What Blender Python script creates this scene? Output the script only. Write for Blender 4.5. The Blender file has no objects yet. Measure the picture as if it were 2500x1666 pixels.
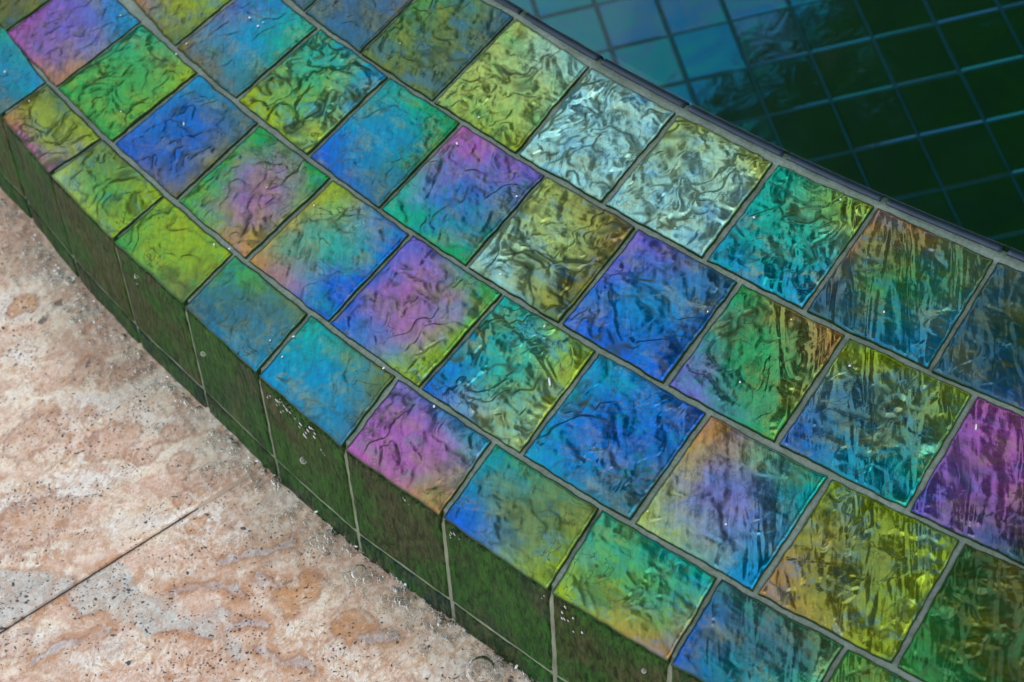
import bpy, math, random
import numpy as np
from mathutils import Matrix, Vector

S = 0.05                      # one tile module = 5 cm; positions below are in tile modules
rng = np.random.default_rng(7)
random.seed(7)
scene = bpy.context.scene
COL = scene.collection

# ------------------------------------------------------------------ camera
cam_d = bpy.data.cameras.new('camera')
cam_d.sensor_width = 36.0
cam_d.lens = 36.0 * 4000 / 2500
cam_d.clip_start = 0.01
cam_d.clip_end = 400
cam_d.dof.use_dof = True
cam_d.dof.focus_distance = 0.615
cam_d.dof.aperture_fstop = 17
cam_o = bpy.data.objects.new('camera', cam_d)
COL.objects.link(cam_o)
_R = Vector((0.88849292, -0.38901134, -0.24341428))
_U = Vector((0.45889033, 0.75319483, 0.47129314))
_D = Vector((0.0, 0.53044107, -0.84772181))
m = Matrix((( _R.x, _U.x, -_D.x, 0), (_R.y, _U.y, -_D.y, 0), (_R.z, _U.z, -_D.z, 10.7112 * S), (0, 0, 0, 1)))
cam_o.matrix_world = m
scene.camera = cam_o

# ------------------------------------------------------------------ world: soft, mostly clouded daylight
SUN_EL, SUN_AZ = math.radians(60), math.radians(145)      # azimuth measured from +Y towards +X
world = bpy.data.worlds.new('World')
scene.world = world
world.use_nodes = True
wt = world.node_tree
wt.nodes.clear()
def wn(t, **k):
    n = wt.nodes.new(t)
    for a, b in k.items(): setattr(n, a, b)
    return n
sky = wn('ShaderNodeTexSky', sky_type='NISHITA', sun_disc=False, sun_elevation=SUN_EL, sun_rotation=SUN_AZ)
bg1 = wn('ShaderNodeBackground'); bg1.inputs[1].default_value = 0.10
wt.links.new(sky.outputs[0], bg1.inputs[0])
bg2 = wn('ShaderNodeBackground'); bg2.inputs[0].default_value = (0.90, 0.95, 1.0, 1); bg2.inputs[1].default_value = 1.32
tc = wn('ShaderNodeTexCoord')
nz = wn('ShaderNodeTexNoise'); nz.inputs['Scale'].default_value = 2.6; nz.inputs['Detail'].default_value = 5
nz.inputs['Roughness'].default_value = 0.55
wt.links.new(tc.outputs['Generated'], nz.inputs['Vector'])
mr = wn('ShaderNodeMapRange'); mr.inputs[1].default_value = 0.34; mr.inputs[2].default_value = 0.62
mr.inputs[3].default_value = 0.45; mr.inputs[4].default_value = 1.0
wt.links.new(nz.outputs[0], mr.inputs[0])
mx = wn('ShaderNodeMixShader')
wt.links.new(mr.outputs[0], mx.inputs[0]); wt.links.new(bg1.outputs[0], mx.inputs[1]); wt.links.new(bg2.outputs[0], mx.inputs[2])
wo = wn('ShaderNodeOutputWorld'); wt.links.new(mx.outputs[0], wo.inputs[0])

sun_d = bpy.data.lights.new('sun', 'SUN'); sun_d.energy = 0.55; sun_d.angle = math.radians(42); sun_d.color = (1.0, 0.95, 0.87)
sun_o = bpy.data.objects.new('sun', sun_d); COL.objects.link(sun_o)
sd = Vector((math.cos(SUN_EL) * math.sin(SUN_AZ), math.cos(SUN_EL) * math.cos(SUN_AZ), math.sin(SUN_EL)))
sun_o.rotation_euler = sd.to_track_quat('Z', 'Y').to_euler()
sun_o.location = sd * 5

vs = scene.view_settings
vs.view_transform = 'Standard'; vs.look = 'None'; vs.exposure = 0.25; vs.gamma = 1.0; vs.use_curve_mapping = False
scene.cycles.max_bounces = 12; scene.cycles.transmission_bounces = 8; scene.cycles.glossy_bounces = 6
scene.cycles.transparent_max_bounces = 24
scene.cycles.caustics_reflective = False; scene.cycles.caustics_refractive = True
scene.cycles.use_denoising = True
try: scene.cycles.denoising_prefilter = 'ACCURATE'
except Exception: pass

# ------------------------------------------------------------------ numpy noise
def _hash(ix, iy, seed):
    h = (ix.astype(np.int64) * 374761393 + iy.astype(np.int64) * 668265263 + seed * 1442695041) & 0xFFFFFFFF
    h = ((h ^ (h >> 13)) * 1274126177) & 0xFFFFFFFF
    return (h ^ (h >> 16)) & 0xFFFFFFFF
def perlin(x, y, seed=0):
    x = np.asarray(x, float); y = np.asarray(y, float)
    x0 = np.floor(x); y0 = np.floor(y); fx = x - x0; fy = y - y0
    u = fx * fx * fx * (fx * (fx * 6 - 15) + 10); v = fy * fy * fy * (fy * (fy * 6 - 15) + 10)
    def g(i, j):
        a = _hash(x0 + i, y0 + j, seed) * (2 * math.pi / 4294967296.0)
        return np.cos(a) * (fx - i) + np.sin(a) * (fy - j)
    n0 = g(0, 0) * (1 - u) + g(1, 0) * u; n1 = g(0, 1) * (1 - u) + g(1, 1) * u
    return (n0 * (1 - v) + n1 * v) * 1.5
def fbm(x, y, octv=4, seed=0, rough=0.5):
    s = 0; a = 1.0; t = 0
    for o in range(octv):
        s = s + a * perlin(x * 2 ** o + 13.7 * o, y * 2 ** o - 7.3 * o, seed + o * 17); t += a; a *= rough
    return s / t
def sstep(a, b, x):
    t = np.clip((x - a) / (b - a), 0, 1); return t * t * (3 - 2 * t)
def lin(c):
    c = np.asarray(c, float) / 255.0
    return np.where(c <= 0.04045, c / 12.92, ((c + 0.055) / 1.055) ** 2.4)

# ------------------------------------------------------------------ object helpers
def tag(o, label=None, cat=None, group=None, kind=None):
    if label: o['label'] = label
    if cat: o['category'] = cat
    if group: o['group'] = group
    if kind: o['kind'] = kind
    return o
def empty(name, loc=(0, 0, 0)):
    o = bpy.data.objects.new(name, None); o.location = [c * S for c in loc]; o.empty_display_size = 0.02
    COL.objects.link(o); return o
def mesh_obj(name, V, F, mat, parent=None, smooth=True, attrs=None, origin=None):
    V = np.asarray(V, float)
    if origin is None: origin = V.mean(0)
    origin = np.asarray(origin, float)
    me = bpy.data.meshes.new(name)
    F = [tuple(int(i) for i in f) for f in F] if not isinstance(F, np.ndarray) else F
    if isinstance(F, np.ndarray):
        nf, k = F.shape
        me.vertices.add(len(V)); me.vertices.foreach_set('co', ((V - origin) * S).ravel())
        me.loops.add(nf * k); me.loops.foreach_set('vertex_index', F.ravel().astype(np.int32))
        me.polygons.add(nf); me.polygons.foreach_set('loop_start', np.arange(0, nf * k, k, dtype=np.int32))
        me.update(calc_edges=True); me.validate()
    else:
        me.from_pydata([tuple(v) for v in (V - origin) * S], [], F); me.update()
    if smooth: me.polygons.foreach_set('use_smooth', np.ones(len(me.polygons), bool))
    for k, a in (attrs or {}).items():
        a = np.asarray(a, float)
        if a.ndim == 2:
            at = me.color_attributes.new(k, 'FLOAT_COLOR', 'POINT')
            buf = np.ones((len(V), 4)); buf[:, :a.shape[1]] = a; at.data.foreach_set('color', buf.ravel())
        else:
            at = me.attributes.new(k, 'FLOAT', 'POINT'); at.data.foreach_set('value', a)
    me.materials.append(mat)
    o = bpy.data.objects.new(name, me); COL.objects.link(o)
    o.location = origin * S
    if parent is not None:
        o.parent = parent; o.location = origin * S - np.array(parent.location)
        if parent.parent is not None: o.location = Vector(o.location) - parent.parent.location
    return o
def grid_faces(nu, nv, off=0):
    i, j = np.meshgrid(np.arange(nu - 1), np.arange(nv - 1), indexing='ij')
    a = (i * nv + j).ravel() + off
    return np.stack([a, a + nv, a + nv + 1, a + 1], 1)

# ------------------------------------------------------------------ node helper
class NT:
    def __init__(s, name):
        s.m = bpy.data.materials.new(name); s.m.use_nodes = True; s.t = s.m.node_tree; s.t.nodes.clear()
        s.out = s.t.nodes.new('ShaderNodeOutputMaterial')
    def n(s, typ, ins=None, **k):
        nd = s.t.nodes.new(typ)
        for a, b in k.items(): setattr(nd, a, b)
        for a, b in (ins or {}).items(): s.put(nd.inputs[a], b)
        return nd
    def put(s, sock, v):
        if isinstance(v, bpy.types.NodeSocket): s.t.links.new(v, sock)
        elif isinstance(v, bpy.types.Node): s.t.links.new(v.outputs[0], sock)
        else:
            try: sock.default_value = v
            except Exception: sock.default_value = (*v, 1)
    def math(s, op, a, b=0.0, c=None):
        nd = s.n('ShaderNodeMath', operation=op); s.put(nd.inputs[0], a); s.put(nd.inputs[1], b)
        if c is not None: s.put(nd.inputs[2], c)
        return nd.outputs[0]
    def mixc(s, f, a, b, mode='MIX'):
        nd = s.n('ShaderNodeMix', data_type='RGBA', blend_type=mode)
        s.put(nd.inputs[0], f); s.put(nd.inputs[6], a); s.put(nd.inputs[7], b); return nd.outputs[2]
    def mrange(s, v, a, b, c=0.0, d=1.0):
        nd = s.n('ShaderNodeMapRange'); s.put(nd.inputs[0], v)
        for i, x in enumerate((a, b, c, d)): s.put(nd.inputs[i + 1], x)
        return nd.outputs[0]
    def noise(s, vec, scale, det=3, rough=0.5, dist=0.0):
        nd = s.n('ShaderNodeTexNoise', {'Vector': vec, 'Scale': scale, 'Detail': det, 'Roughness': rough, 'Distortion': dist})
        return nd
    def bump(s, hgt, strength, dist, normal=None):
        nd = s.n('ShaderNodeBump', {'Height': hgt, 'Strength': strength, 'Distance': dist})
        if normal is not None: s.put(nd.inputs['Normal'], normal)
        return nd.outputs[0]
    def mapping(s, vec, scale=(1, 1, 1), rot=(0, 0, 0), loc=(0, 0, 0)):
        if any(rot): vec = s.n('ShaderNodeMapping', {'Vector': vec, 'Rotation': rot}).outputs[0]; rot = (0, 0, 0)
        return s.n('ShaderNodeMapping', {'Vector': vec, 'Scale': scale, 'Rotation': rot, 'Location': loc}).outputs[0]

RIP = math.atan2(-0.8596, -0.5110)          # direction the film of water runs in over the top

# iridescent coated glass of the tiles on top
def mat_film():
    t = NT('iridescent_glass')
    geo = t.n('ShaderNodeNewGeometry').outputs['Position']
    pos = t.mapping(geo, (1 / S,) * 3)
    col = t.n('ShaderNodeAttribute', attribute_name='tint').outputs['Color']
    film = t.n('ShaderNodeAttribute', attribute_name='film').outputs['Fac']  # coating amount, with the painted crease shade worked in
    flow = t.n('ShaderNodeAttribute', attribute_name='flow').outputs['Fac']
    # hand-drawn glass: fine striations and mottling of the coating
    st = t.noise(t.mapping(pos, (6, 24, 5), (0, 0, math.radians(-62))), 1.0, 5, 0.62, 0.6)
    mo = t.noise(pos, 9.0, 4, 0.6, 1.2)
    # hairline cracks in the coating, in patches
    def hair(scale, wd, lo, hi, am):
        nn = t.noise(pos, scale, 3, 0.55, 1.1).outputs[0]; msk = t.noise(pos, scale * 0.45, 2, 0.5).outputs[0]
        l = t.mrange(t.math('ABSOLUTE', t.math('SUBTRACT', nn, 0.5)), 0.0, wd, am, 0.0)
        return t.math('MULTIPLY', l, t.mrange(msk, lo, hi))
    hr = t.math('MAXIMUM', hair(3.2, 0.013, 0.45, 0.58, 0.85), hair(8.0, 0.020, 0.46, 0.60, 0.6))
    fil = t.math('MULTIPLY', t.math('MULTIPLY', film, t.mrange(mo, 0.28, 0.5, 0.76, 1.0)), t.math('SUBTRACT', 1.0, hr))
    v = t.mrange(st, 0.25, 0.75, 0.72, 1.22)
    tint = t.mixc(1.0, col, t.n('ShaderNodeCombineColor', {0: v, 1: v, 2: v}).outputs[0], 'MULTIPLY')
    body = t.mixc(t.mrange(mo, 0.35, 0.65), (0.006, 0.030, 0.010, 1), (0.022, 0.045, 0.008, 1))
    base = t.mixc(fil, body, tint)
    bf = t.bump(t.math('ADD', t.math('MULTIPLY', st, 0.6), mo), 0.22, 0.015 * S)
    # ripples of the running film of water: long lens-shaped waves
    rp = t.mapping(pos, (1.0, 4.4, 1.0), (0, 0, -RIP))
    r1 = t.noise(rp, 1.0, 2, 0.5, 0.5).outputs[0]
    r2 = t.noise(t.mapping(pos, (4.0, 15.0, 1.0), (0, 0, -RIP)), 1.0, 2, 0.5, 0.3).outputs[0]
    calm = t.mrange(t.noise(pos, 1.3, 2, 0.5).outputs[0], 0.38, 0.58, 0.25, 1.0)
    rh = t.math('MULTIPLY', t.math('ADD', t.mrange(r1, 0.42, 0.60), t.math('MULTIPLY', r2, 0.22)), t.math('MULTIPLY', flow, calm))
    br = t.bump(rh, 1.0, 0.040 * S, bf)
    p = t.n('ShaderNodeBsdfPrincipled', {'Base Color': base, 'Metallic': t.math('MULTIPLY', fil, 0.93),
        'Roughness': t.mrange(flow, 0.1, 1.0, 0.31, 0.22), 'Normal': br, 'Coat Weight': 0.40, 'Specular IOR Level': 0.15, 'Coat Roughness': 0.06, 'Coat IOR': 1.33,
        'Coat Normal': t.bump(t.math('ADD', rh, t.math('MULTIPLY', r2, 0.15)), 0.8, 0.05 * S)})
    t.put(t.out.inputs[0], p); return t.m
M_FILM = mat_film()

def mat_riser():
    t = NT('wet_riser_glass')
    geo = t.n('ShaderNodeNewGeometry').outputs['Position']
    pos = t.mapping(geo, (1 / S,) * 3)
    col = t.n('ShaderNodeAttribute', attribute_name='tint').outputs['Color']
    # water running down: drifting streaks long in z, the paving they reflect painted in
    fl = t.mapping(pos, (11, 11, 0.6))
    s1 = t.noise(fl, 1.0, 4, 0.6, 0.9).outputs[0]
    s2 = t.noise(t.mapping(pos, (34, 34, 1.6)), 1.0, 3, 0.6, 0.6).outputs[0]
    b = t.noise(pos, 1.6, 3, 0.5).outputs[0]
    c1 = t.mixc(t.mrange(s1, 0.44, 0.60), col, (0.040, 0.044, 0.018, 1))
    c2 = t.mixc(t.mrange(b, 0.44, 0.58, 0.0, 0.8), c1, (0.010, 0.075, 0.006, 1))
    vv = t.mrange(t.math('ADD', t.math('MULTIPLY', s2, 0.6), t.math('MULTIPLY', s1, 0.4)), 0.38, 0.62, 0.25, 2.0)
    c3 = t.mixc(1.0, c2, t.n('ShaderNodeCombineColor', {0: vv, 1: vv, 2: vv}).outputs[0], 'MULTIPLY')
    hh = t.math('ADD', s1, t.math('MULTIPLY', s2, 0.4))
    nb = t.bump(hh, 0.9, 0.07 * S)
    p = t.n('ShaderNodeBsdfPrincipled', {'Base Color': t.mixc(1.0, c3, (0.85, 0.9, 0.8, 1), 'MULTIPLY'), 'Metallic': 0.0, 'Roughness': 0.5, 'Normal': nb, 'Specular IOR Level': 0.12,
        'Coat Weight': 0.22, 'Coat Roughness': 0.05, 'Coat IOR': 1.33, 'Coat Normal': nb})
    t.put(t.out.inputs[0], p); return t.m
M_RISER = mat_riser()

def mat_grout():
    t = NT('grout')
    geo = t.n('ShaderNodeNewGeometry').outputs['Position']
    pos = t.mapping(geo, (1 / S,) * 3)
    n1 = t.noise(pos, 3.0, 5, 0.6).outputs[0]; n2 = t.noise(pos, 38.0, 3, 0.6).outputs[0]
    c = t.mixc(t.mrange(n1, 0.3, 0.7), (0.13, 0.18, 0.15, 1), (0.25, 0.33, 0.29, 1))
    c = t.mixc(t.mrange(n2, 0.45, 0.70, 0.0, 0.55), c, (0.09, 0.13, 0.07, 1))
    p = t.n('ShaderNodeBsdfPrincipled', {'Base Color': c, 'Roughness': 0.6, 'Coat Weight': 0.5, 'Coat Roughness': 0.08, 'Coat IOR': 1.33,
        'Normal': t.bump(t.math('ADD', n1, n2), 0.4, 0.02 * S)})
    t.put(t.out.inputs[0], p); return t.m
M_GROUT = mat_grout()
def mat_grout_dark():
    t = NT('algae_grout')
    pos = t.mapping(t.n('ShaderNodeNewGeometry').outputs['Position'], (1 / S,) * 3)
    n1 = t.noise(t.mapping(pos, (6, 6, 2)), 1.0, 5, 0.6).outputs[0]
    c = t.mixc(t.mrange(n1, 0.3, 0.7), (0.12, 0.145, 0.09, 1), (0.30, 0.34, 0.24, 1))
    p = t.n('ShaderNodeBsdfPrincipled', {'Base Color': c, 'Roughness': 0.5, 'Coat Weight': 0.5, 'Coat Roughness': 0.1, 'Coat IOR': 1.33,
        'Normal': t.bump(n1, 0.5, 0.03 * S)})
    t.put(t.out.inputs[0], p); return t.m
M_GROUT_D = mat_grout_dark()

def mat_stone():
    t = NT('travertine')
    pos = t.mapping(t.n('ShaderNodeNewGeometry').outputs['Position'], (1 / S,) * 3)
    col = t.n('ShaderNodeAttribute', attribute_name='stone').outputs['Color']
    pit = t.n('ShaderNodeAttribute', attribute_name='pit').outputs['Fac']     # how porous the stone is here
    wv = t.noise(pos, 3.0, 4, 0.6)
    wp = t.n('ShaderNodeVectorMath', operation='ADD'); t.put(wp.inputs[0], pos)
    sc = t.n('ShaderNodeVectorMath', {0: wv.outputs['Color'], 'Scale': 0.22}, operation='SCALE'); t.put(wp.inputs[1], sc.outputs[0])
    g1 = t.noise(pos, 34.0, 4, 0.65).outputs[0]
    g2 = t.noise(t.mapping(wp.outputs[0], (1, 1.6, 1)), 11.0, 4, 0.6, 0.8).outputs[0]
    vv = t.mrange(g1, 0.3, 0.7, 0.86, 1.12)
    c = t.mixc(1.0, col, t.n('ShaderNodeCombineColor', {0: vv, 1: vv, 2: vv}).outputs[0], 'MULTIPLY')
    # thin rusty veins
    vn = t.math('ABSOLUTE', t.math('SUBTRACT', g2, 0.5))
    c = t.mixc(t.mrange(vn, 0.0, 0.025, 0.5, 0.0), c, (0.36, 0.20, 0.13, 1))
    g3 = t.noise(wp.outputs[0], 3.6, 7, 0.62, 1.8).outputs[0]; g4 = t.noise(wp.outputs[0], 15.0, 6, 0.7, 1.0).outputs[0]
    c = t.mixc(t.mrange(g3, 0.56, 0.575, 0.0, 0.28), c, t.mixc(1.0, c, (0.86, 0.68, 0.54, 1), 'MULTIPLY'))
    rim = t.mrange(t.math('ABSOLUTE', t.math('SUBTRACT', g3, 0.535)), 0.0, 0.018, 0.75, 0.0)
    c = t.mixc(rim, c, (0.34, 0.18, 0.11, 1))
    rim2 = t.mrange(t.math('ABSOLUTE', t.math('SUBTRACT', g3, 0.60)), 0.0, 0.014, 0.55, 0.0)
    c = t.mixc(rim2, c, (0.42, 0.22, 0.09, 1))
    c = t.mixc(t.mrange(g4, 0.60, 0.63, 0.0, 0.35), c, (0.86, 0.81, 0.76, 1))
    c = t.mixc(t.mrange(g4, 0.40, 0.385, 0.0, 0.28), c, t.mixc(1.0, c, (0.66, 0.50, 0.40, 1), 'MULTIPLY'))
    # pits of three sizes
    def pits(scale, lo, hi, sel):
        v = t.n('ShaderNodeTexVoronoi', {'Vector': t.mapping(wp.outputs[0], (1.0, 1.45, 1.0), (0, 0, 0.5)), 'Scale': scale, 'Randomness': 1.0})
        rnd = t.n('ShaderNodeSeparateColor', {0: v.outputs['Color']}).outputs[0]
        d = t.math('ADD', v.outputs['Distance'], t.math('MULTIPLY', t.math('SUBTRACT', g1, 0.5), 0.22))
        hole = t.mrange(d, lo, hi, 1.0, 0.0)
        return t.math('MULTIPLY', hole, t.math('LESS_THAN', rnd, t.math('MULTIPLY', pit, sel)))
    h = t.math('MAXIMUM', pits(14.0, 0.20, 0.28, 0.22), t.math('MAXIMUM', pits(30.0, 0.24, 0.34, 0.50), pits(6.5, 0.10, 0.16, 0.16)))
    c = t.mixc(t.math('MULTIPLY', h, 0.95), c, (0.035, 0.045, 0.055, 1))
    hh = t.math('SUBTRACT', t.math('ADD', t.math('MULTIPLY', g1, 0.35), g2), t.math('MULTIPLY', h, 1.6))
    p = t.n('ShaderNodeBsdfPrincipled', {'Base Color': c, 'Roughness': 0.5, 'Coat Weight': 0.35, 'Specular IOR Level': 0.3, 'Coat Roughness': 0.15, 'Coat IOR': 1.33,
        'Normal': t.bump(hh, 0.5, 0.02 * S)})
    t.put(t.out.inputs[0], p); return t.m
M_STONE = mat_stone()

def mat_thin_water():
    t = NT('shallow_water')
    pos = t.mapping(t.n('ShaderNodeNewGeometry').outputs['Position'], (1 / S,) * 3)
    amt = t.n('ShaderNodeAttribute', attribute_name='chop').outputs['Fac']
    n1 = t.noise(pos, 6.0, 3, 0.6, 1.4).outputs[0]
    n = t.bump(t.math('MULTIPLY', n1, amt), 1.0, 0.10 * S)
    fade = t.n('ShaderNodeAttribute', attribute_name='depth').outputs['Fac']
    fr = t.math('MULTIPLY', t.n('ShaderNodeFresnel', {'IOR': 1.33, 'Normal': n}).outputs[0], fade)
    tr = t.n('ShaderNodeBsdfTransparent', {'Color': t.mixc(fade, (1, 1, 1, 1), (0.975, 0.985, 0.965, 1))})
    gl = t.n('ShaderNodeBsdfGlossy', {'Color': (1, 1, 1, 1), 'Roughness': 0.05, 'Normal': n})
    mxs = t.n('ShaderNodeMixShader', {0: fr}); t.put(mxs.inputs[1], tr.outputs[0]); t.put(mxs.inputs[2], gl.outputs[0])
    t.put(t.out.inputs[0], mxs); return t.m
M_SHALLOW = mat_thin_water()

def mat_bubble():
    t = NT('bubble_film')
    p = t.n('ShaderNodeBsdfPrincipled', {'Base Color': (0.98, 0.99, 0.97, 1), 'Roughness': 0.0, 'IOR': 0.82, 'Transmission Weight': 1.0})
    t.put(t.out.inputs[0], p); return t.m
def mat_froth():
    t = NT('froth_film')
    lw = t.n('ShaderNodeLayerWeight', {'Blend': 0.30}).outputs['Facing']
    f = t.mrange(t.math('POWER', lw, 2.2), 0.0, 1.0, 0.03, 0.75)
    tr = t.n('ShaderNodeBsdfTransparent', {'Color': (0.93, 0.95, 0.92, 1)})
    gl = t.n('ShaderNodeBsdfGlossy', {'Color': (0.9, 0.95, 0.92, 1), 'Roughness': 0.03})
    mxs = t.n('ShaderNodeMixShader', {0: f}); t.put(mxs.inputs[1], tr.outputs[0]); t.put(mxs.inputs[2], gl.outputs[0])
    t.put(t.out.inputs[0], mxs); return t.m
M_BUBBLE = mat_bubble()
M_FROTH = mat_froth()

def mat_drop():
    t = NT('water_drop')
    p = t.n('ShaderNodeBsdfPrincipled', {'Base Color': (0.93, 0.97, 0.97, 1), 'Roughness': 0.03, 'IOR': 1.33, 'Transmission Weight': 1.0})
    t.put(t.out.inputs[0], p); return t.m
M_DROP = mat_drop()
def mat_glint():
    t = NT('glint_white')
    p = t.n('ShaderNodeBsdfPrincipled', {'Base Color': (0.92, 0.95, 0.97, 1), 'Roughness': 0.15, 'Transmission Weight': 0.25, 'IOR': 1.33, 'Coat Weight': 1.0, 'Coat Roughness': 0.03})  # white base colour stands for the glints on the water
    t.put(t.out.inputs[0], p); return t.m
M_GLINT = mat_glint()

def mat_glint_rim():
    t = NT('glint_rim_water')
    lw = t.n('ShaderNodeLayerWeight', {'Blend': 0.5}).outputs['Facing']
    d = t.n('ShaderNodeBsdfPrincipled', {'Base Color': (0.92, 0.92, 0.90, 1), 'Roughness': 0.2, 'Coat Weight': 1.0})  # white towards the rim, painted in for glints on clear water
    tr = t.n('ShaderNodeBsdfTransparent', {'Color': (0.95, 0.97, 0.95, 1)})
    mxs = t.n('ShaderNodeMixShader', {0: t.mrange(lw, 0.35, 0.9, 0.12, 0.85)}); t.put(mxs.inputs[1], tr.outputs[0]); t.put(mxs.inputs[2], d.outputs[0])
    t.put(t.out.inputs[0], mxs); return t.m
M_GLINT_RIM = mat_glint_rim()

def mat_pool_water():
    t = NT('pool_water')
    pos = t.mapping(t.n('ShaderNodeNewGeometry').outputs['Position'], (1 / S,) * 3)
    n1 = t.noise(t.mapping(pos, (1.0, 1.0, 1)), 0.55, 2, 0.5, 0.6).outputs[0]
    n2 = t.noise(t.mapping(pos, (1.2, 3.0, 1), (0, 0, -RIP)), 1.5, 2, 0.5, 0.4).outputs[0]
    n = t.n('ShaderNodeNewGeometry').outputs['Normal']
    fr = t.n('ShaderNodeFresnel', {'IOR': 1.33, 'Normal': n}).outputs[0]
    tr = t.n('ShaderNodeBsdfTransparent', {'Color': (0.74, 0.93, 0.90, 1)})
    gl = t.n('ShaderNodeBsdfGlossy', {'Color': (1, 1, 1, 1), 'Roughness': 0.07, 'Normal': n})
    mxs = t.n('ShaderNodeMixShader', {0: fr}); t.put(mxs.inputs[1], tr.outputs[0]); t.put(mxs.inputs[2], gl.outputs[0])
    t.put(t.out.inputs[0], mxs); return t.m
M_POOL = mat_pool_water()

def mat_floor_tile():
    t = NT('submerged_iridescent_glass')
    pos = t.mapping(t.n('ShaderNodeNewGeometry').outputs['Position'], (1 / S,) * 3)
    rnd = t.n('ShaderNodeObjectInfo').outputs['Random']
    ramp = t.n('ShaderNodeValToRGB'); cr = ramp.color_ramp
    cols = [(0.0, (0.006, 0.11, 0.28)), (0.3, (0.003, 0.15, 0.29)), (0.5, (0.006, 0.19, 0.24)), (0.7, (0.05, 0.13, 0.29)), (0.85, (0.006, 0.12, 0.33)), (1.0, (0.03, 0.20, 0.20))]
    cr.elements[0].position = 0; cr.elements[0].color = (*cols[0][1], 1); cr.elements[1].position = 1; cr.elements[1].color = (*cols[-1][1], 1)
    for q, c in cols[1:-1]: e = cr.elements.new(q); e.color = (*c, 1)
    nn = t.noise(pos, 1.5, 4, 0.6, 1.0).outputs[0]
    t.put(ramp.inputs[0], t.math('ADD', t.math('MULTIPLY', rnd, 0.55), t.mrange(nn, 0.3, 0.7, 0.0, 0.5)))
    nb = t.bump(t.noise(pos, 2.2, 4, 0.55, 0.8).outputs[0], 0.07, 0.05 * S)
    p = t.n('ShaderNodeBsdfPrincipled', {'Base Color': ramp.outputs[0], 'Metallic': 1.0, 'Roughness': 0.03, 'Normal': nb})
    q = t.n('ShaderNodeBsdfPrincipled', {'Base Color': t.mixc(nn, (0.0, 0.05, 0.03, 1), (0.02, 0.16, 0.004, 1)), 'Roughness': 0.4})
    mxs = t.n('ShaderNodeMixShader', {0: 0.34}); t.put(mxs.inputs[1], p.outputs[0]); t.put(mxs.inputs[2], q.outputs[0])
    t.put(t.out.inputs[0], mxs); return t.m
M_FLOOR = mat_floor_tile()

def simple(name, color, rough=0.6, nscale=4.0, var=0.25, coat=0.0, metal=0.0, bump=0.3):
    t = NT(name)
    pos = t.mapping(t.n('ShaderNodeNewGeometry').outputs['Position'], (1 / S,) * 3)
    n = t.noise(pos, nscale, 5, 0.6).outputs[0]
    vv = t.mrange(n, 0.25, 0.75, 1 - var, 1 + var)
    c = t.mixc(1.0, (*color, 1), t.n('ShaderNodeCombineColor', {0: vv, 1: vv, 2: vv}).outputs[0], 'MULTIPLY')
    p = t.n('ShaderNodeBsdfPrincipled', {'Base Color': c, 'Roughness': rough, 'Metallic': metal, 'Coat Weight': coat, 'Coat Roughness': 0.08,
        'Normal': t.bump(n, bump, 0.05 * S)})
    t.put(t.out.inputs[0], p); return t.m
M_EDGE = simple('navy_glass_edge', (0.028, 0.045, 0.078), 0.4, 6.0, 0.3, 0.15, 0.0)
M_POOLGROUT = simple('pool_floor_grout', (0.013, 0.080, 0.110), 0.45, 6.0, 0.2, metal=0.65, bump=0.03)
M_DARKGLASS = simple('dark_green_glass', (0.008, 0.050, 0.050), 0.3, 3.0, 0.4, 0.3)
M_LEAF = simple('leaf_green', (0.030, 0.070, 0.018), 0.55, 0.4, 0.45)
M_BARK = simple('bark', (0.11, 0.085, 0.06), 0.9, 1.2, 0.4, bump=0.8)
M_GROUND = simple('packed_ground', (0.30, 0.27, 0.22), 0.9, 1.0, 0.3)

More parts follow.
